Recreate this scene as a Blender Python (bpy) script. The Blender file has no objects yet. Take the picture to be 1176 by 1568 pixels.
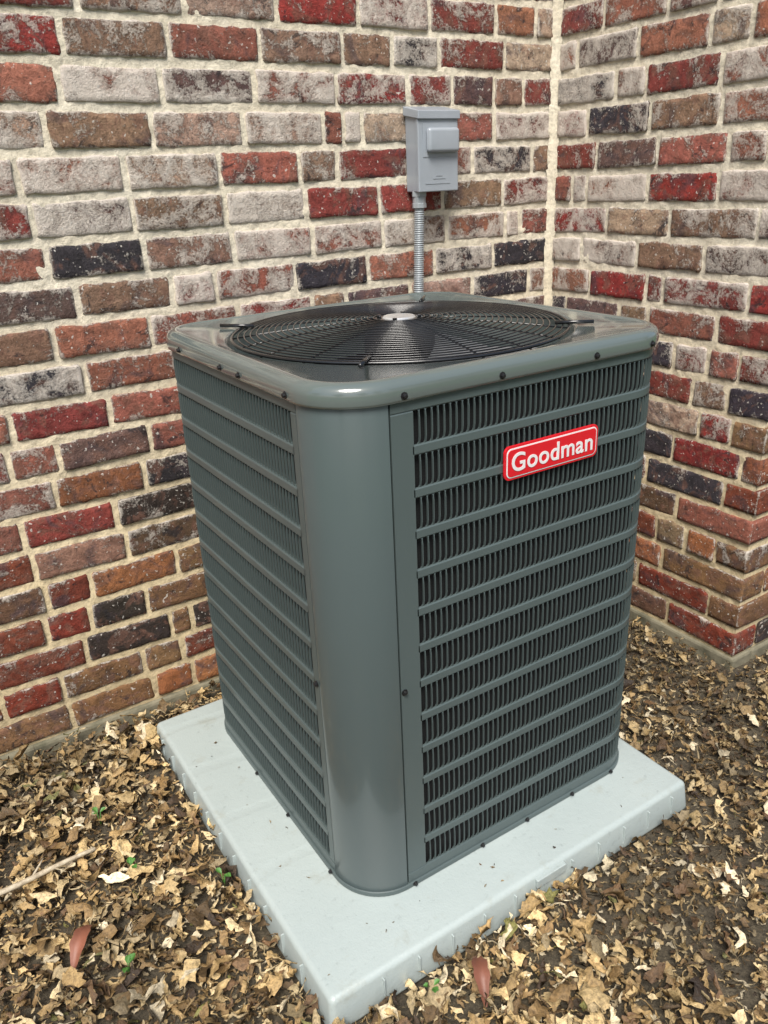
import bpy, bmesh, math, random
import numpy as np
from mathutils import Vector, Matrix, noise
random.seed(7); rng=np.random.default_rng(7)
S=bpy.context.scene
W=0.737; RC=0.10; ZP=0.063; ZT=1.022; YW=0.942; XW=1.316; YO=0.15
PX0,PX1,PY0,PY1=-0.137,0.769,-0.118,0.797

# ---------------------------------------------------------------- helpers
def lin(c):
    return tuple(((x/255)/12.92 if x/255<=0.04045 else (((x/255)+0.055)/1.055)**2.4) for x in c)
def empty(name,loc=(0,0,0)):
    e=bpy.data.objects.new(name,None); e.location=loc; S.collection.objects.link(e); return e
def obj(name,verts,faces,mat=None,parent=None,smooth=False):
    me=bpy.data.meshes.new(name); me.from_pydata([tuple(v) for v in verts],[],[tuple(f) for f in faces]); me.update()
    o=bpy.data.objects.new(name,me); S.collection.objects.link(o)
    if mat: me.materials.append(mat)
    if parent: o.parent=parent
    if smooth:
        me.polygons.foreach_set('use_smooth',[True]*len(me.polygons))
    return o
def fixn(o):
    bm=bmesh.new(); bm.from_mesh(o.data); bmesh.ops.recalc_face_normals(bm,faces=bm.faces); bm.to_mesh(o.data); bm.free(); return o
def bevel(o,w,seg=2,ang=35):
    m=o.modifiers.new('bev','BEVEL'); m.width=w; m.segments=seg; m.limit_method='ANGLE'; m.angle_limit=math.radians(ang)
    return o
class MB:
    def __init__(s): s.v=[]; s.f=[]
    def add(s,v,f):
        n=len(s.v); s.v+= [tuple(a) for a in v]; s.f+=[tuple(i+n for i in a) for a in f]
    def box(s,x0,x1,y0,y1,z0,z1):
        s.add([(x0,y0,z0),(x1,y0,z0),(x1,y1,z0),(x0,y1,z0),(x0,y0,z1),(x1,y0,z1),(x1,y1,z1),(x0,y1,z1)],
              [(0,3,2,1),(4,5,6,7),(0,1,5,4),(1,2,6,5),(2,3,7,6),(3,0,4,7)])
    def obj(s,name,mat,parent=None,smooth=False): return fixn(obj(name,s.v,s.f,mat,parent,smooth))
def newmat(name):
    m=bpy.data.materials.new(name); m.use_nodes=True; nt=m.node_tree
    b=nt.nodes['Principled BSDF']; return m,nt,b
def N(nt,t,**k):
    n=nt.nodes.new(t)
    for a,b in k.items():
        if a in n.inputs.keys(): n.inputs[a].default_value=b
        else: setattr(n,a,b)
    return n
def ramp(nt,src,stops):
    r=nt.nodes.new('ShaderNodeValToRGB'); e=r.color_ramp.elements
    while len(e)<len(stops): e.new(0.5)
    for i,(p,c) in enumerate(stops):
        e[i].position=p; e[i].color=(c,c,c,1) if isinstance(c,(int,float)) else (*c,1)
    nt.links.new(src,r.inputs[0]); return r
def mix(nt,fac,a,b,mode='MIX'):
    m=nt.nodes.new('ShaderNodeMix'); m.data_type='RGBA'; m.blend_type=mode
    for i,v in ((0,fac),(6,a),(7,b)):
        if isinstance(v,bpy.types.NodeSocket): nt.links.new(v,m.inputs[i])
        elif i==0: m.inputs[0].default_value=v
        else: m.inputs[i].default_value=(*v,1)
    return m.outputs[2]
def math_(nt,op,a,b=0.0,clamp=False):
    m=nt.nodes.new('ShaderNodeMath'); m.operation=op; m.use_clamp=clamp
    for i,v in ((0,a),(1,b)):
        if isinstance(v,bpy.types.NodeSocket): nt.links.new(v,m.inputs[i])
        else: m.inputs[i].default_value=v
    return m.outputs[0]
def bump(nt,b,h,strength,dist):
    n=N(nt,'ShaderNodeBump',Strength=strength,Distance=dist); nt.links.new(h,n.inputs['Height']); nt.links.new(n.outputs[0],b.inputs['Normal'])
def noi(nt,vec,scale,detail=4,rough=.55,dist=0):
    n=N(nt,'ShaderNodeTexNoise',Scale=scale,Detail=detail,Roughness=rough,Distortion=dist)
    if vec is not None: nt.links.new(vec,n.inputs['Vector'])
    return n.outputs[0]
def paint(name,col,rough=.35,coat=0.0,metal=0.0,var=.12,bs=0.0):
    m,nt,b=newmat(name); tc=N(nt,'ShaderNodeTexCoord').outputs['Object']
    n=noi(nt,tc,9,5,.6); f=noi(nt,tc,160,3,.6)
    r=ramp(nt,n,[(.3,1-var),(.7,1+var*.5)])
    nt.links.new(mix(nt,1.0,col,r.outputs[0],'MULTIPLY'),b.inputs['Base Color'])
    rr=ramp(nt,n,[(.3,rough*.95),(.7,rough*1.08)]); nt.links.new(rr.outputs[0],b.inputs['Roughness'])
    b.inputs['Metallic'].default_value=metal; b.inputs['Coat Weight'].default_value=coat; b.inputs['Coat Roughness'].default_value=.08
    if bs: bump(nt,b,f,bs,.0006)
    return m

# ---------------------------------------------------------------- materials
M_panel=paint('panel_paint',(0.076,0.101,0.101),.37,.06,bs=.02,var=.02)
M_post=paint('post_paint',(0.072,0.096,0.098),.30,.30,bs=.015,var=.015)
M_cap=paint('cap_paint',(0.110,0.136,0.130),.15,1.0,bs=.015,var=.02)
M_bar=paint('louver_paint',(0.068,0.091,0.091),.40,.05,var=.03)
M_black=paint('black_wire',(0.010,0.011,0.012),.22,.5)
M_dark=paint('dark_interior',(0.006,0.006,0.007),.6)
M_screw=paint('black_screw',(0.012,0.012,0.013),.35)
M_blade=paint('fan_blade_metal',(0.30,0.31,0.32),.35,metal=.4)
M_hub=paint('hub_glint_metal',(0.65,0.66,0.66),.2,metal=.5)  # pale colour stands in for the bright reflection on the hub plate
M_box=paint('box_gray_paint',(0.31,0.345,0.385),.35,.25,var=.08,bs=.1)
M_cond=paint('conduit_metal',(0.34,0.37,0.39),.36,metal=.2)
M_red=paint('badge_red',(0.62,0.012,0.022),.3,.3,var=.05)
M_white=paint('badge_white',(0.72,0.72,0.72),.3,.2,var=.03)
M_cable=paint('black_cable',(0.012,0.012,0.012),.4)
M_green=paint('seedling_green',(0.07,0.19,0.035),.5,var=.3)
M_crown=paint('tree_foliage',(0.055,0.105,0.025),.6,var=.5)
M_redleaf=paint('russet_leaf',(0.20,0.075,0.045),.5,var=.6,bs=.6)
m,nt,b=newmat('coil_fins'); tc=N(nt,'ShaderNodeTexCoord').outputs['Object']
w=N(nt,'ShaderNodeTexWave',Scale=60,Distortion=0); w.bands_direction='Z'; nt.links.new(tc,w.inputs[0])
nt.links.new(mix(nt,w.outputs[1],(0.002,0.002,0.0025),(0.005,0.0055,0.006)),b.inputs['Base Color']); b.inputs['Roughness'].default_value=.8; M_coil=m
# pad
m,nt,b=newmat('pad_plastic'); tc=N(nt,'ShaderNodeTexCoord').outputs['Object']
n1=noi(nt,tc,5,6,.6); n2=noi(nt,tc,60,5,.7); n4=noi(nt,tc,260,3,.6)
c=mix(nt,n1,(0.32,0.372,0.365),(0.41,0.467,0.455)); sp=ramp(nt,n2,[(.28,.80),(.40,1)])
c=mix(nt,1.0,c,sp.outputs[0],'MULTIPLY')
st=noi(nt,tc,14,6,.7); sr=ramp(nt,st,[(.58,0.0),(.75,.42)]); c=mix(nt,sr.outputs[0],c,(0.25,0.24,0.18))
nt.links.new(c,b.inputs['Base Color']); b.inputs['Roughness'].default_value=.36
w=N(nt,'ShaderNodeTexWave',Scale=1.7,Distortion=3.5,Detail=1); w.wave_type='RINGS'; nt.links.new(tc,w.inputs[0])
wr=ramp(nt,w.outputs[1],[(.0,0.),(.08,1.)]); h=math_(nt,'ADD',math_(nt,'MULTIPLY',wr.outputs[0],.5),math_(nt,'ADD',math_(nt,'MULTIPLY',n2,.6),math_(nt,'MULTIPLY',n4,.25)))
bump(nt,b,h,.55,.003); M_pad=m
# brick
m,nt,b=newmat('tumbled_brick')
tc=N(nt,'ShaderNodeTexCoord').outputs['Object']
off=N(nt,'ShaderNodeAttribute',attribute_name='boff').outputs['Vector']
va=N(nt,'ShaderNodeVectorMath',operation='ADD'); nt.links.new(tc,va.inputs[0]); nt.links.new(off,va.inputs[1]); vec=va.outputs[0]
col=N(nt,'ShaderNodeAttribute',attribute_name='bcol'); bc=col.outputs['Color']; al=col.outputs['Alpha']
big=noi(nt,vec,13,4,.6,.8); med=noi(nt,vec,38,8,.74,.4); fin=noi(nt,vec,190,4,.75)
hue=noi(nt,vec,16,3,.6,1.5)
c=bc
c=mix(nt,math_(nt,'MULTIPLY',ramp(nt,hue,[(.50,0.),(.60,1.)]).outputs[0],.60),c,(0.18,0.092,0.066))
c=mix(nt,math_(nt,'MULTIPLY',ramp(nt,big,[(.35,1.),(.46,0.)]).outputs[0],.65),c,(0.060,0.045,0.053))
c=mix(nt,1.0,c,ramp(nt,med,[(.30,.52),(.5,1.),(.70,1.5)]).outputs[0],'MULTIPLY')
c=mix(nt,1.0,c,ramp(nt,fin,[(.30,.68),(.5,1.),(.70,1.25)]).outputs[0],'MULTIPLY')
blk=noi(nt,vec,22,7,.72,1.0); bm_=ramp(nt,blk,[(.58,0.),(.64,.80)]); c=mix(nt,bm_.outputs[0],c,(0.022,0.020,0.023))
sm=noi(nt,vec,16,10,.76,.35)
mk=math_(nt,'ADD',sm,math_(nt,'MULTIPLY',al,.30)); mk=math_(nt,'ADD',mk,math_(nt,'MULTIPLY',math_(nt,'SUBTRACT',fin,.5),.35))
mr=ramp(nt,mk,[(.605,0.),(.645,.50),(.75,.90)]); 
c=mix(nt,mr.outputs[0],c,mix(nt,med,(0.40,0.34,0.28),(0.80,0.75,0.68)))
spk=noi(nt,vec,110,2,.5); sr=ramp(nt,spk,[(.665,0.),(.705,.8)]); c=mix(nt,sr.outputs[0],c,(0.6,0.57,0.52))
nt.links.new(c,b.inputs['Base Color']); b.inputs['Roughness'].default_value=.72; b.inputs['Specular IOR Level'].default_value=.3
h=math_(nt,'ADD',math_(nt,'MULTIPLY',med,.9),math_(nt,'ADD',math_(nt,'MULTIPLY',fin,.4),math_(nt,'MULTIPLY',mr.outputs[0],.45)))
bump(nt,b,h,1.0,.007); M_brick=m
# mortar
m,nt,b=newmat('mortar'); tc=N(nt,'ShaderNodeTexCoord').outputs['Object']
n1=noi(nt,tc,6,6,.6); n2=noi(nt,tc,90,5,.7)
c=mix(nt,n1,(0.64,0.56,0.42),(0.82,0.77,0.66)); c=mix(nt,1.0,c,ramp(nt,n2,[(.3,.66),(.55,1.0)]).outputs[0],'MULTIPLY')
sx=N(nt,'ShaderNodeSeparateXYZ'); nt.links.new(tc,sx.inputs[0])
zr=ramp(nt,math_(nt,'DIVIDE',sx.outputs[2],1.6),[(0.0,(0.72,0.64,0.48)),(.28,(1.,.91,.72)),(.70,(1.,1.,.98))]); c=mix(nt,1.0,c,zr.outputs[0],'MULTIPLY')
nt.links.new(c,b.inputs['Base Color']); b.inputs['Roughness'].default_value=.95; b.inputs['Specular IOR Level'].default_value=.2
bump(nt,b,n2,.8,.005); M_mortar=m
m,nt,b=newmat('footing_concrete'); tc=N(nt,'ShaderNodeTexCoord').outputs['Object']
n1=noi(nt,tc,12,7,.65); nt.links.new(ramp(nt,n1,[(.3,(0.08,0.078,0.048)),(.6,(0.22,0.20,0.14))]).outputs[0],b.inputs['Base Color']); b.inputs['Roughness'].default_value=.95
bump(nt,b,n1,.8,.01); M_foot=m
# soil
m,nt,b=newmat('soil'); tc=N(nt,'ShaderNodeTexCoord').outputs['Object']
n1=noi(nt,tc,14,8,.7); n2=noi(nt,tc,120,5,.7)
c=ramp(nt,n1,[(.3,(0.055,0.044,0.029)),(.55,(0.105,0.086,0.056)),(.75,(0.18,0.15,0.10))]).outputs[0]
c=mix(nt,1.0,c,ramp(nt,n2,[(.3,.5),(.65,1.4)]).outputs[0],'MULTIPLY')
vl=N(nt,'ShaderNodeVectorMath',operation='LENGTH'); nt.links.new(tc,vl.inputs[0]); gr=ramp(nt,math_(nt,'DIVIDE',vl.outputs['Value'],8.),[(.40,0.),(.62,1.)])
c=mix(nt,gr.outputs[0],c,(0.07,0.13,0.03)); nt.links.new(c,b.inputs['Base Color']); b.inputs['Roughness'].default_value=.95
bump(nt,b,math_(nt,'ADD',n1,math_(nt,'MULTIPLY',n2,.5)),1.,.02); M_soil=m
# leaf
m,nt,b=newmat('dry_leaf'); tc=N(nt,'ShaderNodeTexCoord').outputs['Object']
a=N(nt,'ShaderNodeAttribute',attribute_name='lcol').outputs['Color']; n1=noi(nt,tc,150,5,.7)
nt.links.new(mix(nt,1.0,a,ramp(nt,n1,[(.32,.42),(.5,.95),(.68,1.3)]).outputs[0],'MULTIPLY'),b.inputs['Base Color']); b.inputs['Roughness'].default_value=.5
b.inputs['Specular IOR Level'].default_value=.5
bump(nt,b,n1,.9,.004); M_leaf=m
m,nt,b=newmat('bark'); tc=N(nt,'ShaderNodeTexCoord').outputs['Object']; n1=noi(nt,tc,60,5,.7)
nt.links.new(ramp(nt,n1,[(.3,(0.30,0.24,0.16)),(.7,(0.62,0.54,0.40))]).outputs[0],b.inputs['Base Color']); bump(nt,b,n1,.8,.003); M_bark=m
m,nt,b=newmat('tree_bark'); tc=N(nt,'ShaderNodeTexCoord').outputs['Object']; n1=noi(nt,tc,9,6,.7)
nt.links.new(ramp(nt,n1,[(.3,(0.05,0.04,0.03)),(.7,(0.16,0.13,0.10))]).outputs[0],b.inputs['Base Color']); bump(nt,b,n1,1.,.03); M_trunk=m

# ---------------------------------------------------------------- brick house
house=empty('brick_house')
CH=0.0855; BL=0.217; JH=0.0175; JV=0.013; Z0=0.031
PAL=[((142,88,74),17),((154,100,82),13),((128,60,54),15),((134,50,46),9),((54,50,56),15),((98,76,72),12),((136,106,88),12),((172,146,128),9),((156,102,80),7)]
PALW=[((132,84,58),16),((146,94,62),13),((114,60,44),16),((120,52,40),8),((58,48,44),14),((94,71,56),14),((122,92,64),14),((142,118,92),5),((154,102,68),8)]
class Bricks:
    def __init__(s): s.v=[];s.f=[];s.c=[];s.o=[]
    def brick(s,org,u,n,u0,u1,z0,z1,proud,depth,ns=10,nt_=5):
        zc=(z0+z1)/2
        P=PALW if random.random()<max(0,min(1,(.80-zc)/.5)) else PAL
        col=lin(random.choices([c for c,_ in P],[w for _,w in P])[0]); k=random.uniform(.85,1.15); col=[c*k*random.uniform(.94,1.06) for c in col]
        lo=min(1,max(0,(zc-.25)/1.0)); sm=random.random()**1.5*(.22+.55*lo)+.18*lo-.09
        off=[random.uniform(-30,30) for _ in range(3)]
        base=len(s.v); w=u1-u0; h=z1-z0; es=[]
        tz=random.uniform(-.0015,.0015); tu=random.uniform(-.002,.002); sk=random.uniform(-.0018,.0018)
        for j in range(nt_+1):
            for i in range(ns+1):
                a=.5-.5*math.cos(math.pi*i/ns); bb=.5-.5*math.cos(math.pi*j/nt_)
                uu=u0+a*w; zz=z0+bb*h+sk*(a-.5)*2
                nv=noise.noise(Vector((uu*28+off[0],zz*28+off[1],off[2]))); nw=noise.noise(Vector((uu*85+off[1],zz*85+off[2],off[0])))
                e=min(a*w,(1-a)*w,bb*h,(1-bb)*h)
                edge=max(0,1-e/.003)
                g=proud+nv*.0014+nw*.0011-edge*.0028+tz*(bb-.5)*2+tu*(a-.5)*2
                if e<.0005:
                    cu=(a-.5)*2; cz=(bb-.5)*2
                    uu+= (nv*.0030+nw*.003)*(1 if abs(cu)>.98 else .2); zz+=(nv*.0034+nw*.0038)*(1 if abs(cz)>.98 else .2)
                    if abs(cu)>.98 and abs(cz)>.98: uu-=cu*.0026; zz-=cz*.0026
                p=org+u*uu+n*g; s.v.append((p.x,p.y,zz)); es.append(sm+.38*max(0,1-e/.004)+.12*max(0,1-e/.014))
        R=ns+1
        for j in range(nt_):
            for i in range(ns):
                q=base+j*R+i; s.f.append((q,q+1,q+R+1,q+R))
        rim=[base+i for i in range(R)]+[base+j*R+ns for j in range(1,nt_+1)]+[base+nt_*R+i for i in range(ns-1,-1,-1)]+[base+j*R for j in range(nt_-1,0,-1)]
        L=len(rim); prev=rim
        for dd,ea in ((.0035,.12),(depth+proud,.0)):
            b2=len(s.v)
            for r in rim:
                v=Vector(s.v[r])-n*dd; s.v.append(tuple(v)); es.append(sm+ea)
            cur=[b2+i for i in range(L)]
            for i in range(L): s.f.append((prev[i],cur[i],cur[(i+1)%L],prev[(i+1)%L]))
            prev=cur
        s.c+=[(*col,e_) for e_ in es]; s.o+=[off]*len(es)
    def obj(s,name,parent):
        o=fixn(obj(name,s.v,s.f,M_brick,parent,True)); me=o.data
        a=me.attributes.new('bcol','FLOAT_COLOR','POINT'); a.data.foreach_set('color',np.array(s.c,dtype=np.float32).ravel())
        a=me.attributes.new('boff','FLOAT_VECTOR','POINT'); a.data.foreach_set('vector',np.array(s.o,dtype=np.float32).ravel())
        return o
NR=31
def rows(org,u,n,ulen,startf,endf,name,seed,nsub=14):
    random.seed(seed); B=Bricks()
    for r in range(NR):
        z0=Z0+r*CH+JH/2+random.uniform(-.0015,.0015); z1=Z0+(r+1)*CH-JH/2+random.uniform(-.0015,.0015)
        a,first=startf(r); end=endf(r); uu=a; k=0
        while uu<end-.02:
            L=first if (k==0 and first) else (BL-JV+random.uniform(-.008,.006))
            if k>0 and random.random()<.22: L=random.choice([.045,.09,.095,.13])
            if end-(uu+L)<.06: L=end-uu
            B.brick(org,u,n,uu,uu+L,z0,z1,random.uniform(.0035,.0070),.085 if (k==0 or uu+L>end-.01) else .03,nsub if L>.12 else 8,7)
            uu+=L+JV+random.uniform(-.002,.002); k+=1
    return B.obj(name,house)
X_=Vector((1,0,0)); Y_=Vector((0,1,0))
rows(Vector((XW-.018,YW,0)),-X_,-Y_,4.2,lambda r:(0,[.204,.10,.17,.06][r%4]),lambda r:4.2,'back_wall_bricks',21)
Lr=YW-YO-.018
rows(Vector((XW,YW-.018,0)),-Y_,-X_,Lr,lambda r:(0,[.11,.204,.06,.15][r%4]),lambda r:Lr+.005 if r%2==0 else Lr-.086-JV,'side_wall_bricks',5)
rows(Vector((XW,YO,0)),X_,-Y_,2.2,lambda r:((.088+JV) if r%2==0 else -.0055,None),lambda r:2.2,'return_wall_bricks',9,8)
def sheet(org,u,n,ulen,h,res,name):
    nu=int(ulen/res); nz=int(h/res); V=[];F=[]
    for j in range(nz+1):
        for i in range(nu+1):
            a=ulen*i/nu; z=h*j/nz
            g=noise.noise(Vector((a*9,z*9,1.3)))*.0008+noise.noise(Vector((a*45,z*45,4.3)))*.0030+.0004
            p=org+u*a+n*g; V.append((p.x,p.y,z))
    R=nu+1
    for j in range(nz):
        for i in range(nu):
            q=j*R+i; F.append((q,q+1,q+R+1,q+R))
    return obj(name,V,F,M_mortar,house,True)
H=NR*CH+Z0
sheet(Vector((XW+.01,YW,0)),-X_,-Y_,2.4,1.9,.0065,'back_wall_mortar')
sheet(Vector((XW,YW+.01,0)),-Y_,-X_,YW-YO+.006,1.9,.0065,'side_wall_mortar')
mb=MB(); mb.box(XW-4.3,XW-2.38,YW,YW+.1,0,H); mb.box(XW-2.385,XW+.3,YW+.0005,YW+.1,1.895,H); mb.box(XW+.0005,XW+.09,YO+.004,YW+.05,1.895,H)
mb.box(XW+.002,XW+2.25,YO+.002,YO+.12,0,H); mb.obj('wall_core',M_mortar,house)
V=[];F=[];nz=330
for j in range(nz+1):
    z=H*j/nz
    a=.019+.006*noise.noise(Vector((z*26,0,0)))+.004*noise.noise(Vector((z*90,3,0))); c_=.018+.006*noise.noise(Vector((z*28,7,0)))+.003*noise.noise(Vector((z*80,9,0)))
    V+= [(XW-a-.007,YW-.004,z),(XW-a*.6,YW-.0085-.003*noise.noise(Vector((z*50,1,1))),z),(XW-.0085-.003*noise.noise(Vector((z*50,5,1))),YW-c_*.6,z),(XW-.004,YW-c_-.007,z)]
for j in range(nz):
    for k in range(3): F.append((j*4+k,j*4+k+1,j*4+k+5,j*4+k+4))
fixn(obj('corner_mortar',V,F,M_mortar,house,True))
mb=MB(); mb.box(XW-4.3,XW+.02,YW-.014,YW+.05,-.1,.030); mb.box(XW-.010,XW+.08,YO-.009,YW-.015,-.1,.030); mb.box(XW+.081,XW+2.2,YO-.009,YO+.05,-.1,.030)
o=mb.obj('footing',M_foot,house); bevel(o,.008,2)
mb=MB(); mb.box(XW-4.3,XW+2.25,YW-.15,YW+1.5,H+.002,H+.16); mb.obj('roof_eave',paint('eave_paint',(.6,.58,.52),.6),house)

# ---------------------------------------------------------------- ground
V=[];F=[]
xs=np.concatenate([np.linspace(-60,-2.2,14)[:-1],np.linspace(-2.2,2.6,110),np.linspace(2.6,60,14)[1:]])
ys=np.concatenate([np.linspace(-60,-2.0,14)[:-1],np.linspace(-2.0,1.1,80),np.linspace(1.1,60,14)[1:]])
for y in ys:
    for x in xs:
        inpad=(PX0-.01<x<PX1+.01 and PY0-.01<y<PY1+.01)
        z=-.008+.010*noise.noise(Vector((x*5,y*5,0)))+.006*noise.noise(Vector((x*18,y*18,2)))
        V.append((x,y,z if not inpad else -.02))
R=len(xs)
for j in range(len(ys)-1):
    for i in range(R-1): q=j*R+i; F.append((q,q+1,q+R+1,q+R))
obj('ground',V,F,M_soil,None,True)

# ---------------------------------------------------------------- pad
mb=MB()
def ringbox(mb,x0,x1,y0,y1,lv):
    V=[]
    for z,g in lv: V+=[(x0-g,y0-g,z),(x1+g,y0-g,z),(x1+g,y1+g,z),(x0-g,y1+g,z)]
    F=[]
    for k in range(len(lv)-1):
        for i in range(4): F.append((k*4+i,k*4+(i+1)%4,k*4+4+(i+1)%4,k*4+4+i))
    F.append((0,3,2,1)); t=(len(lv)-1)*4; F.append((t,t+1,t+2,t+3)); mb.add(V,F)
ringbox(mb,PX0,PX1,PY0,PY1,[(-.015,.008),(ZP,0)])
pad=mb.obj('equipment_pad',M_pad); bevel(pad,.011,5,30)
pad.data.polygons.foreach_set('use_smooth',[True]*len(pad.data.polygons))
mb=MB()
for x in np.arange(PX0+.1,PX1-.05,.0753): mb.box(x,x+.003,PY0-.0080,PY0+.01,0.0,ZP-.015)
for y in np.arange(PY0+.1,PY1-.05,.0753): mb.box(PX0-.0080,PX0+.01,y,y+.003,0.0,ZP-.015)
mb.box(.318,.395,PY0-.009,PY0+.006,ZP-.028,ZP-.008)
o=mb.obj('side_ribs',M_pad,pad); bevel(o,.0015,2)

# ---------------------------------------------------------------- air conditioner
ac=empty('air_conditioner_unit')
LS=W-2*RC; AR=math.pi/2*RC; PER=4*(LS+AR); SEG=LS+AR
def path(s,g=0.0):
    s=s%PER; k=int(s//SEG); r=s-k*SEG
    dirs=[(1,0),(0,1),(-1,0),(0,-1)]; d=dirs[k]; nrm=(d[1],-d[0])
    st=[(RC,0),(W,RC),(W-RC,W),(0,W-RC)][k]
    if r<=LS: x,y=st[0]+d[0]*r,st[1]+d[1]*r; nx,ny=nrm
    else:
        t=(r-LS)/RC; cx=st[0]+d[0]*LS-nrm[0]*RC; cy=st[1]+d[1]*LS-nrm[1]*RC
        nx=nrm[0]*math.cos(t)+d[0]*math.sin(t); ny=nrm[1]*math.cos(t)+d[1]*math.sin(t); x=cx+nx*RC; y=cy+ny*RC
    return x+nx*g,y+ny*g,nx,ny
def svals(s0,s1):
    out=[s0]; s=s0
    while s<s1-1e-6:
        r=(s%SEG)
        step=.009 if r>=LS-1e-6 else min(.06,LS-r+1e-7)
        if r>=LS-1e-6: step=min(step,max(SEG-r,1e-4)+1e-7)
        s=min(s+step,s1); out.append(s)
    return out
def sweep(mb,s0,s1,prof,closed_path=False,closed_prof=True):
    ss=svals(s0,s1); n=len(ss); P=len(prof); V=[];F=[]
    if closed_path: ss=ss[:-1]; n=len(ss)
    for s in ss:
        for g,z in prof:
            x,y,_,_=path(s,g); V.append((x,y,z))
    for i in range(n if closed_path else n-1):
        j=(i+1)%n
        for k in range(P if closed_prof else P-1):
            l=(k+1)%P; F.append((i*P+k,j*P+k,j*P+l,i*P+l))
    if not closed_path and closed_prof:
        F.append(tuple(range(P))); F.append(tuple((n-1)*P+k for k in range(P-1,-1,-1)))
    mb.add(V,F)
SE=PER-AR
zb=ZP+.004
mb=MB(); sweep(mb,SE+.0020,PER-.0020,[(-.006,zb),(.0015,zb),(.0025,zb+.002),(.0025,ZT),(-.006,ZT)])
bevel(mb.obj('corner_post',M_post,ac,True),.0008,2)
NROW=13; za=ZP+.026; zz=ZT-.012; RP=(zz-za)/NROW; BH=.0165
mb=MB()
def rect(z0,z1,g0=-.003,g1=.0014): return [(g0,z0),(g1-.0014,z0),(g1,z0+.002),(g1,z1-.002),(g1-.0014,z1),(g0,z1)]
S0,S1=.0425,SE-.020
for r in range(1,NROW): sweep(mb,S0-.002,S1+.002,rect(za+r*RP-BH/2,za+r*RP+BH/2))
sweep(mb,.0020,SE-.0020,rect(zb,za+BH/2)); sweep(mb,.0020,SE-.0020,rect(zz-BH/2,ZT))
sweep(mb,.0020,S0,rect(za+BH/2-.0001,zz-BH/2+.0001)); sweep(mb,S1,SE-.0020,rect(za+BH/2-.0001,zz-BH/2+.0001))
pn=mb.obj('louver_panel_bands',M_panel,ac)
mb=MB(); pitch=.0118; nb=int((S1-S0)/pitch); pitch=(S1-S0)/nb
lv=[(0,-.0012),(.07,.0002),(.22,.0016),(.78,.0016),(.93,.0002),(1,-.0012)]
for r in range(NROW):
    z0=za+r*RP+BH/2-.001; z1=za+(r+1)*RP-BH/2+.001
    for i in range(1,nb):
        s=S0+i*pitch; x,y,nx,ny=path(s); tx,ty=-ny,nx
        V=[];F=[]
        for t,g in lv:
            z=z0+(z1-z0)*t; w=.0008 if 0.05<t<.95 else .0034
            for (dt,dg) in ((-w,0),(w,0),(w*.6,-.0040),(-w*.6,-.0040)):
                V.append((x+tx*dt+nx*(g+dg),y+ty*dt+ny*(g+dg),z))
        for k in range(len(lv)-1):
            for q in range(4): F.append((k*4+q,k*4+(q+1)%4,k*4+4+(q+1)%4,k*4+4+q))
        mb.add(V,F)
mb.obj('louver_bars',M_bar,ac)
mb=MB(); sweep(mb,0,PER,[(-.014,ZP+.01),(-.014,ZT+.0)],True,False); mb.obj('condenser_coil',M_coil,ac,True)
mb=MB(); sweep(mb,0,PER,[(-.03,ZP+.001),(.004,ZP+.001),(.005,ZP+.003),(.005,ZP+.011),(.003,ZP+.012),(-.03,ZP+.012)],True); mb.obj('base_pan',M_panel,ac)
ss=sorted(set([round(x,5) for x in list(np.linspace(0,PER,361)[:-1])]))
prof=[(-.013,-.002),(.004,-.003),(.0085,-.001),(.0095,.003),(.0095,.015),(.0088,.0200),(.0068,.0250),(.0032,.0290),(-.0020,.0320),(-.0085,.0340),(-.0135,.0340),(-.0165,.0325),(-.020,.0312)]
CR=.338; ctr=W/2
V=[];F=[];P=len(prof)+4
for s in ss:
    for g,z in prof:
        x,y,_,_=path(s,g); V.append((x,y,ZT+z))
    x,y,_,_=path(s,-.02); t=math.atan2(y-ctr,x-ctr)
    for R_,z in ((CR+.004,.0300),(CR,.0285),(CR-.003,.024),(CR-.004,-.10)):
        V.append((ctr+R_*math.cos(t),ctr+R_*math.sin(t),ZT+z))
n=len(ss)
for i in range(n):
    j=(i+1)%n
    for k in range(P-1): F.append((i*P+k,j*P+k,j*P+k+1,i*P+k+1))
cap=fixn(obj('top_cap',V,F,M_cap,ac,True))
mb=MB(); nn=64
V=[(ctr+.34*math.cos(2*math.pi*i/nn),ctr+.34*math.sin(2*math.pi*i/nn),ZT-.16) for i in range(nn)]
mb.add(V,[tuple(range(nn))]); mb.obj('fan_shroud_floor',M_dark,ac)
mb=MB()
for b_ in range(3):
    V=[];F=[];na=14;nr=5
    for i in range(na+1):
        for j in range(nr+1):
            r=.06+.24*j/nr; a=b_*2*math.pi/3+(i/na)*(1.25-.3*j/nr)+.25*j/nr
            V.append((ctr+r*math.cos(a),ctr+r*math.sin(a),ZT-.060+.055*(i/na)))
    for i in range(na):
        for j in range(nr): q=i*(nr+1)+j; F.append((q,q+1,q+nr+2,q+nr+1))
    mb.add(V,F)
mb.obj('fan_blades',M_blade,ac,True)
def cyl(mb,c,r,z0,z1,n=32,r1=None):
    r1=r if r1 is None else r1
    V=[(c[0]+r*math.cos(2*math.pi*i/n),c[1]+r*math.sin(2*math.pi*i/n),z0) for i in range(n)]+[(c[0]+r1*math.cos(2*math.pi*i/n),c[1]+r1*math.sin(2*math.pi*i/n),z1) for i in range(n)]
    mb.add(V,[tuple(range(n-1,-1,-1)),tuple(range(n,2*n))]+[(i,(i+1)%n,n+(i+1)%n,n+i) for i in range(n)])
mb=MB(); cyl(mb,(ctr,ctr),.07,ZT-.11,ZT+.012); mb.obj('fan_motor',M_dark,ac)
def gz(r): return ZT+.030+.020*(1-(r/.327)**2)
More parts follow.
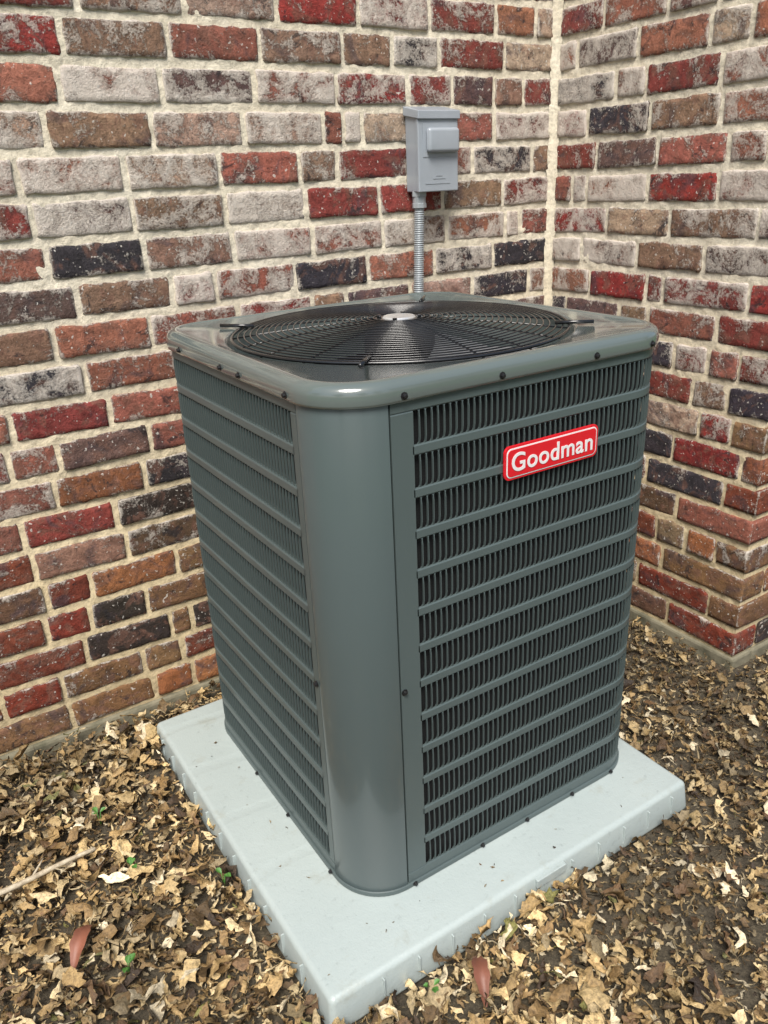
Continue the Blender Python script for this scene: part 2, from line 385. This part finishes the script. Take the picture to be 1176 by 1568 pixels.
def torus(mb,R,z,w,nR=96,nr=6):
    V=[];F=[]
    for i in range(nR):
        a=2*math.pi*i/nR
        for k in range(nr):
            t=2*math.pi*k/nr; rr=R+w*math.cos(t); V.append((ctr+rr*math.cos(a),ctr+rr*math.sin(a),z+w*math.sin(t)))
    for i in range(nR):
        for k in range(nr): F.append((i*nr+k,((i+1)%nR)*nr+k,((i+1)%nR)*nr+(k+1)%nr,i*nr+(k+1)%nr))
    mb.add(V,F)
def tube(mb,pts,w,n=6):
    V=[];F=[]; pts=[Vector(p) for p in pts]
    for i,p in enumerate(pts):
        d=(pts[min(i+1,len(pts)-1)]-pts[max(i-1,0)]).normalized()
        up=Vector((0,0,1)) if abs(d.z)<.9 else Vector((1,0,0)); a=d.cross(up).normalized(); b=a.cross(d)
        ww=w[i] if isinstance(w,(list,tuple)) else w
        for k in range(n):
            t=2*math.pi*k/n; V.append(tuple(p+a*ww*math.cos(t)+b*ww*math.sin(t)))
    for i in range(len(pts)-1):
        for k in range(n): F.append((i*n+k,i*n+(k+1)%n,(i+1)*n+(k+1)%n,(i+1)*n+k))
    F.append(tuple(range(n-1,-1,-1))); F.append(tuple((len(pts)-1)*n+k for k in range(n)))
    mb.add(V,F)
mb=MB(); NRG=24
for i in range(NRG):
    R_=.050+(.327-.050)*i/(NRG-1); torus(mb,R_,gz(R_),.0015 if i<NRG-1 else .0032)
for i in range(20):
    a=2*math.pi*(i+.5)/20; tube(mb,[(ctr+r*math.cos(a),ctr+r*math.sin(a),gz(r)-.004) for r in (.045,.12,.2,.27,.327)],.0016)
for i in range(4):
    a=math.pi/4+i*math.pi/2+.03
    tube(mb,[(ctr+r*math.cos(a),ctr+r*math.sin(a),z) for r,z in ((.30,gz(.30)+.002),(.335,ZT+.036),(.372,ZT+.0365))],.0036,8)
mb.obj('fan_guard_grille',M_black,ac,True)
mb=MB(); cyl(mb,(ctr,ctr),.048,gz(0)-.006,gz(0)-.001,40)
for i in range(4):
    a=math.pi/4+i*math.pi/2; cyl(mb,(ctr+.040*math.cos(a),ctr+.040*math.sin(a)),.005,gz(0)-.001,gz(0)+.004,6)
o=mb.obj('grille_hub',M_black,ac); bevel(o,.001,2)
mb=MB(); cyl(mb,(ctr,ctr),.033,gz(0)-.0009,gz(0)+.002,32,.030); mb.obj('hub_plate',M_hub,ac)
mb=MB()
def screw(s,z,g=.002,r=.0052):
    x,y,nx,ny=path(s,g); n=Vector((nx,ny,0)); t=Vector((-ny,nx,0)); c=Vector((x,y,z)); V=[];F=[]
    for k,(rr,d) in enumerate([(r*1.35,0),(r*1.35,.001),(r*.85,.0012),(r*.8,.005),(r*.5,.0056)]):
        for i in range(8):
            a=2*math.pi*i/8; V.append(tuple(c+n*d+t*rr*math.cos(a)+Vector((0,0,1))*rr*math.sin(a)))
    for k in range(4):
        for i in range(8): F.append((k*8+i,k*8+(i+1)%8,k*8+8+(i+1)%8,k*8+8+i))
    F.append(tuple(32+i for i in range(8))); mb.add(V,F)
for s in (.022,.209,.419,.56,SE-.015,SE-.19,SE-.27,SE-.48): screw(s,ZT+.008,.0095,.0046)
for s in (.008,SE-.010): screw(s,.512,.002,.0046)
for s in (.014,.18,.30,.43,.55,SE-.014,SE-.2,SE-.36): screw(s,ZP+.0075,.005,.0040)
mb.obj('screws',M_screw,ac)
def rrect(w,h,r,n=8):
    P=[]
    for cx,cz,a0 in ((w/2-r,h/2-r,0),(-w/2+r,h/2-r,90),(-w/2+r,-h/2+r,180),(w/2-r,-h/2+r,270)):
        for i in range(n+1):
            t=math.radians(a0+90*i/n); P.append((cx+r*math.cos(t),cz+r*math.sin(t)))
    return P
bx,bz=.4275,.877
def plate(name,w,h,r,y0,y1,mat):
    P=rrect(w,h,r); n=len(P); V=[(bx+a,y0,bz+c) for a,c in P]+[(bx+a,y1,bz+c) for a,c in P]
    F=[tuple(range(n)),tuple(range(2*n-1,n-1,-1))]+[(i,(i+1)%n,n+(i+1)%n,n+i) for i in range(n)]
    o=fixn(obj(name,V,F,mat,ac)); return bevel(o,.0006,2)
plate('badge_rim',.218,.060,.012,-.0035,-.0075,M_red)
plate('badge_border',.210,.052,.010,-.0076,-.0085,M_white)
plate('badge_face',.2055,.0475,.008,-.0086,-.0092,M_red)
cu=bpy.data.curves.new('t','FONT'); cu.body='Goodman'; cu.size=.0455; cu.align_x='CENTER'; cu.align_y='CENTER'; cu.extrude=.0004; cu.offset=.0006; cu.space_character=1.06
to=bpy.data.objects.new('t',cu); S.collection.objects.link(to); bpy.context.view_layer.update()
me=bpy.data.meshes.new_from_object(to.evaluated_get(bpy.context.evaluated_depsgraph_get())); bpy.data.objects.remove(to)
me.materials.clear(); me.materials.append(M_white); tx=bpy.data.objects.new('badge_lettering',me); S.collection.objects.link(tx); tx.parent=ac
tx.rotation_euler=(math.pi/2,0,0); tx.location=(bx,-.0097,bz-.001)

# ---------------------------------------------------------------- disconnect box
db=empty('electrical_disconnect_box')
x0,x1,y0,y1,z0,z1=.780,.908,.872,.934,1.285,1.470
mb=MB(); mb.box(x0+.003,x1-.003,y0+.014,y1,z0,z1); o=mb.obj('enclosure_body',M_box,db); bevel(o,.003,3)
mb=MB(); mb.box(x0,x1,y0,y0+.013,z0-.001,z1-.012); o=mb.obj('front_cover',M_box,db); bevel(o,.003,3)
V=[(x0-.003,y0-.006,z1-.014),(x1+.003,y0-.006,z1-.014),(x1+.003,y1,z1-.002),(x0-.003,y1,z1-.002),(x0-.003,y0-.006,z1+.006),(x1+.003,y0-.006,z1+.006),(x1+.003,y1,z1+.020),(x0-.003,y1,z1+.020)]
o=fixn(obj('rain_hood',V,[(0,3,2,1),(4,5,6,7),(0,1,5,4),(1,2,6,5),(2,3,7,6),(3,0,4,7)],M_box,db)); bevel(o,.002,2)
mb=MB(); mb.box(x0+.022,x0+.122,y0-.018,y0-.0005,z1-.092,z1-.034); o=mb.obj('handle_dome',M_box,db); bevel(o,.0135,6)
o.data.polygons.foreach_set('use_smooth',[True]*len(o.data.polygons))
mb=MB(); mb.box(x0+.014,x1-.004,y0-.0014,y0-.0003,z1-.102,z1-.024); mb.box(x0+.02,x0+.10,y0-.001,y0-.0003,z0+.018,z0+.020); 
mb.box(x0+.045,x0+.085,y0-.001,y0-.0003,z0+.03,z0+.032); mb.box(x0+.055,x0+.075,y0-.001,y0-.0003,z0+.037,z0+.039); o=mb.obj('cover_embossing',M_box,db)
mb=MB(); cx,cy=x0+.022,.905
cyl(mb,(cx,cy),.021,z0-.012,z0+.002,6); cyl(mb,(cx,cy),.0175,z0-.03,z0-.012,20); cyl(mb,(cx,cy),.0195,z0-.040,z0-.028,8)
o=mb.obj('conduit_fitting',M_cond,db); bevel(o,.001,2)
V=[];F=[];zt_=z0-.038;zb_=.80;nz=480
for j in range(nz+1):
    z=zt_+(zb_-zt_)*j/nz; r=.0132+.0013*math.cos(j*math.pi*2/6); dx=-.012*math.sin(min(1,j/nz*1.0)*math.pi*.5)
    for i in range(16): a=2*math.pi*i/16; V.append((cx+dx+r*math.cos(a),cy+r*math.sin(a),z))
for j in range(nz):
    for i in range(16): F.append((j*16+i,j*16+(i+1)%16,(j+1)*16+(i+1)%16,(j+1)*16+i))
fixn(obj('flexible_conduit',V,F,M_cond,db,True))
mb=MB(); tube(mb,[(1.345,.125,.80),(1.338,.118,.76),(1.336,.112,.70),(1.337,.114,.66),(1.350,.128,.635)],.009,10); mb.box(1.326,1.352,.108,.146,.685,.705)
mb.obj('black_cable',M_cable,None,True)

# ---------------------------------------------------------------- leaf litter
def leaves(n,xr,yr,smin,smax,seed,hmin,hmax,hole=None,dark=1.0,wr=(.28,.68),onpad=False,rdens=1.0):
    r=np.random.default_rng(seed)
    x=r.uniform(*xr,n); y=r.uniform(*yr,n)
    if not onpad:
        ok=~((x>PX0-.014)&(x<PX1+.014)&(y>PY0-.014)&(y<PY1+.02))
        ok&=(y<YW-.03)&~((x>XW-.03)&(y>YO-.03))
        if hole is not None: ok&=~((x>hole[0])&(x<hole[1])&(y>hole[2]))
        ok&=(r.uniform(0,1,n)<np.where(x>.35,rdens,1.0))
    else: ok=~((x>-.012)&(x<W+.012)&(y>-.012)&(y<W+.012))
    x=x[ok];y=y[ok];n=len(x)
    right=(x>.45)
    L=r.uniform(smin,smax,n)*np.where(right,.85,1.0); Wd=L*r.uniform(wr[0],wr[1],n)*.5
    hm=np.where(right,hmax*.8,hmax)
    z=hmin+r.uniform(0,1,n)**1.2*(hm-hmin)
    bank=np.clip(1-(YW-y)/.14,0,1)*.018+np.where(x>.8,np.clip(1-(XW-x)/.12,0,1)*.014,0)
    z=z+(0 if onpad else bank)
    K=8; T=np.linspace(0,1,K)
    wprof=np.array([.10,.60,.92,1.0,.88,.66,.38,.04])
    ww=wprof[None,:]*r.uniform(.5,1.35,(n,K))
    curlL=r.uniform(-1.0,1.0,n)*2.6; curlW=r.uniform(-1.1,1.35,n)
    V=np.zeros((n,K,3,3))
    ang=(T[None,:]-.5)*curlL[:,None]
    px=np.cumsum(np.cos(ang),1)/K; pz=np.cumsum(np.sin(ang),1)/K; px-=px.mean(1,keepdims=True); pz-=pz.mean(1,keepdims=True)
    bend=np.cumsum(r.normal(0,.05,(n,K)),1)
    for k,sg in enumerate((-1,0,1)):
        cw=curlW[:,None]+r.normal(0,.25,(n,K))
        wx=ww*sg*np.cos(cw); wz=np.abs(ww*sg)*np.sin(cw)
        V[:,:,k,0]=px*L[:,None]+r.normal(0,.045,(n,K))*L[:,None]*abs(sg); V[:,:,k,1]=wx*Wd[:,None]+bend*L[:,None]; V[:,:,k,2]=pz*L[:,None]+wz*Wd[:,None]+r.normal(0,.03,(n,K))*L[:,None]
    az=r.uniform(0,2*np.pi,n); tl=r.normal(0,.36,n); rl=r.normal(0,.42,n)
    c,s=np.cos(tl)[:,None,None],np.sin(tl)[:,None,None]; X=V[...,0]*c+V[...,2]*s; Z=-V[...,0]*s+V[...,2]*c
    c,s=np.cos(rl)[:,None,None],np.sin(rl)[:,None,None]; Y=V[...,1]*c-Z*s; Z=V[...,1]*s+Z*c
    c,s=np.cos(az)[:,None,None],np.sin(az)[:,None,None]
    PX=X*c-Y*s+x[:,None,None]; PY=X*s+Y*c+y[:,None,None]; Zmin=Z.reshape(n,-1).min(1)
    if onpad: PZ=Z-Zmin[:,None,None]+ZP+.0008
    else: PZ=Z-Zmin[:,None,None]*.7+z[:,None,None]-.006
    PY=np.minimum(PY,YW-.02)
    verts=np.stack([PX,PY,PZ],-1).reshape(-1,3)
    base=(np.arange(n)*3*K)[:,None]
    q=[]
    for i in range(K-1):
        for k in range(2): a=i*3+k; q.append([a,a+1,a+4,a+3])
    q=np.array(q); F=(base[:,:,None]+q[None]).reshape(-1,4)
    pal=np.array([lin(c) for c in [(212,190,146),(194,168,120),(170,142,96),(136,110,72),(98,78,51),(228,212,178),(160,142,108),(114,88,61),(64,50,36),(124,120,68)]])
    p=np.array([.13,.17,.17,.16,.12,.06,.08,.06,.04,.01])
    ci=r.choice(len(pal),n,p=p); C=pal[ci]*r.uniform(.65,1.15,(n,1))*dark
    # lighter and darker noise patches in the litter, then darker towards +x
    pt=np.array([noise.noise(Vector((a*3.2,b*3.2,seed*.0+5))) for a,b in zip(x,y)]); C=C*np.clip(1+pt*.55,.6,1.25)[:,None]
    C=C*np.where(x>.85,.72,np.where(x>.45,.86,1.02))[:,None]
    return verts,F,np.repeat(C,3*K,axis=0)
core=(-.95,1.5); cy_=(-.85,.93)
parts=[leaves(22000,core,cy_,.010,.026,2,.0,.016,dark=.78,rdens=.95),leaves(9500,core,cy_,.026,.048,1,.006,.026,rdens=.76),leaves(2400,core,cy_,.045,.074,4,.014,.032,rdens=.60),
       leaves(4200,core,cy_,.03,.08,6,.004,.032,wr=(.035,.07),dark=.8),
       leaves(5000,(-2.6,2.8),(-2.4,.93),.03,.06,3,.0,.025,(-.95,1.5,-.85)),
       leaves(110,(PX0+.01,PX1-.01),(PY0+.01,PY1-.01),.004,.011,8,0,.001,onpad=True,dark=.6)]
Vs=[];Fs=[];Cs=[];o_=0
for v,f,c in parts: Vs.append(v);Fs.append(f+o_);Cs.append(c);o_+=len(v)
Vs=np.concatenate(Vs);Fs=np.concatenate(Fs);Cs=np.concatenate(Cs)
me=bpy.data.meshes.new('leaf_litter'); me.vertices.add(len(Vs)); me.vertices.foreach_set('co',Vs.astype(np.float32).ravel())
me.loops.add(Fs.size); me.loops.foreach_set('vertex_index',Fs.astype(np.int32).ravel())
me.polygons.add(len(Fs)); me.polygons.foreach_set('loop_start',np.arange(0,Fs.size,4,dtype=np.int32)); me.polygons.foreach_set('loop_total',np.full(len(Fs),4,dtype=np.int32))
me.update(calc_edges=True); me.validate()
me.polygons.foreach_set('use_smooth',[True]*len(me.polygons))
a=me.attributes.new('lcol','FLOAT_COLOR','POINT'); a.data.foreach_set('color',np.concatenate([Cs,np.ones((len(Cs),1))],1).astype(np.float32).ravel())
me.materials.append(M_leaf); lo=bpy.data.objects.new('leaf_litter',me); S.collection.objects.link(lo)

def bigleaf(mb,x,y,z,L,wd,az,curl=.6,tilt=.2):
    V=[];F=[];n=13
    for i in range(n):
        t=i/(n-1); w=wd*math.sin(math.pi*min(1,t*.97+.03))**.8*(1+.18*math.sin(t*23)+.1*math.sin(t*51)); a=(t-.5)*curl
        for k,sg in enumerate((-1,-.5,0,.5,1)):
            lx=(t-.5)*L; lz=-a*a*L*.6+abs(sg)*w*.6+tilt*lx+.06*w*math.sin(t*31+sg*4)
            V.append((x+lx*math.cos(az)-sg*w*math.sin(az),y+lx*math.sin(az)+sg*w*math.cos(az),z+lz))
    for i in range(n-1):
        for k in range(4): F.append((i*5+k,i*5+k+1,i*5+k+6,i*5+k+5))
    mb.add(V,F)
mb=MB(); bigleaf(mb,.112,-.205,.046,.085,.014,1.1,1.4); bigleaf(mb,-.455,.267,.044,.085,.015,.9,1.3)
mb.obj('russet_leaves',M_redleaf,None,True)
rr=random.Random(4)
for k,(x,y) in enumerate([(-.341,.586),(-.324,.396),(-.176,.262),(-.398,.170),(.03,-.175)]):
    mb=MB()
    for q in range(rr.randint(3,4)):
        az=rr.uniform(0,6.28); L=rr.uniform(.010,.018)
        tube(mb,[(x,y,.0),(x+.3*L*math.cos(az),y+.3*L*math.sin(az),.038)],.0008,5)
        bigleaf(mb,x+.8*L*math.cos(az),y+.8*L*math.sin(az),.040,L,L*.36,az,.5,.3)
    mb.obj('weed_seedling',M_green,None,True)
mb=MB(); pts=[]
for i in range(16):
    t=i/15; pts.append((-.76+.385*t,.452+.022*t+.006*math.sin(t*9),.052+.008*math.sin(t*5)))
tube(mb,pts,[.0080-.0035*i/15 for i in range(16)],8); tube(mb,[pts[10],(pts[10][0]+.03,pts[10][1]+.03,.06)],[.003,.0015],6)
mb.obj('fallen_stick',M_bark,None,True)

# ---------------------------------------------------------------- trees across the yard (seen in reflections)
def tree(x,y,h,seed):
    r=random.Random(seed); e=empty('shade_tree',(x,y,0))
    mb=MB(); tube(mb,[(0,0,-.1),(.05,.03,h*.25),(-.04,.06,h*.5),(.05,0,h*.8)],[.17,.14,.10,.04],10)
    for i in range(7):
        a=r.uniform(0,6.28); z=h*r.uniform(.3,.6); L=h*r.uniform(.2,.33)
        tube(mb,[(0,0,z),(L*.5*math.cos(a),L*.5*math.sin(a),z+L*.35),(L*math.cos(a),L*math.sin(a),z+L*.6)],[.06,.04,.012],6)
    mb.obj('trunk',M_trunk,e,True)
    q=np.random.default_rng(seed); nc=26; cc=q.normal(0,1,(nc,3)); cc/=np.linalg.norm(cc,axis=1)[:,None]; cc*=q.uniform(.3,1,(nc,1))
    cc=cc*np.array([h*.30,h*.30,h*.27])+np.array([0,0,h*.66]); n=3400
    c=cc[q.integers(0,nc,n)]+q.normal(0,h*.055,(n,3)); A=q.normal(0,1,(n,3)); A/=np.linalg.norm(A,axis=1)[:,None]; B=np.cross(A,q.normal(0,1,(n,3))); B/=np.linalg.norm(B,axis=1)[:,None]
    s=q.uniform(.05,.11,(n,1)); V=np.stack([c-A*s,c-B*s*.5,c+A*s,c+B*s*.5],1).reshape(-1,3)
    obj('crown',V.tolist(),[(4*i,4*i+1,4*i+2,4*i+3) for i in range(n)],M_crown,e)
for i,(x,y,h) in enumerate([(-2.5,-9.5,5.6),(2.0,-10.5,6.2),(6.5,-8.5,5.4),(-7.5,-5.5,5.0),(-9.5,0.5,5.2),(10.5,-6.0,5.8)]): tree(x,y,h,30+i)

# ---------------------------------------------------------------- light
wd=bpy.data.worlds.new('World'); S.world=wd; wd.use_nodes=True; nt=wd.node_tree
sky=nt.nodes.new('ShaderNodeTexSky'); sky.sky_type='NISHITA'; sky.sun_disc=False
el=math.radians(55); az=math.radians(218)
sky.sun_elevation=el; sky.sun_rotation=az; sky.air_density=1.0; sky.dust_density=3.0
nt.links.new(sky.outputs[0],nt.nodes['Background'].inputs[0]); nt.nodes['Background'].inputs[1].default_value=.15
sd=Vector((math.sin(az)*math.cos(el),math.cos(az)*math.cos(el),math.sin(el)))
l=bpy.data.lights.new('sun','SUN'); l.energy=4.8; l.angle=math.radians(28); l.color=(1,.96,.89); so=bpy.data.objects.new('sun',l); S.collection.objects.link(so)
so.rotation_euler=sd.to_track_quat('Z','Y').to_euler(); so.location=sd*10
# ---------------------------------------------------------------- camera
yaw,pit,rol,f=1.014,-0.3977,-0.0454,1221.0
Fv=Vector((math.cos(pit)*math.cos(yaw),math.cos(pit)*math.sin(yaw),math.sin(pit))); Rv=Vector((math.sin(yaw),-math.cos(yaw),0)); Uv=Rv.cross(Fv)
c,s=math.cos(rol),math.sin(rol); R2=Rv*c+Uv*s; U2=Rv*-s+Uv*c
mw=Matrix(((R2.x,U2.x,-Fv.x,-.511),(R2.y,U2.y,-Fv.y,-.9564),(R2.z,U2.z,-Fv.z,1.3259),(0,0,0,1)))
cd=bpy.data.cameras.new('camera'); co=bpy.data.objects.new('camera',cd); S.collection.objects.link(co); co.matrix_world=mw
cd.sensor_fit='VERTICAL'; cd.sensor_height=24; cd.lens=f/1568*24; cd.clip_start=.02; cd.clip_end=300
S.camera=co
S.view_settings.view_transform='Standard'; S.view_settings.look='None'; S.view_settings.exposure=0
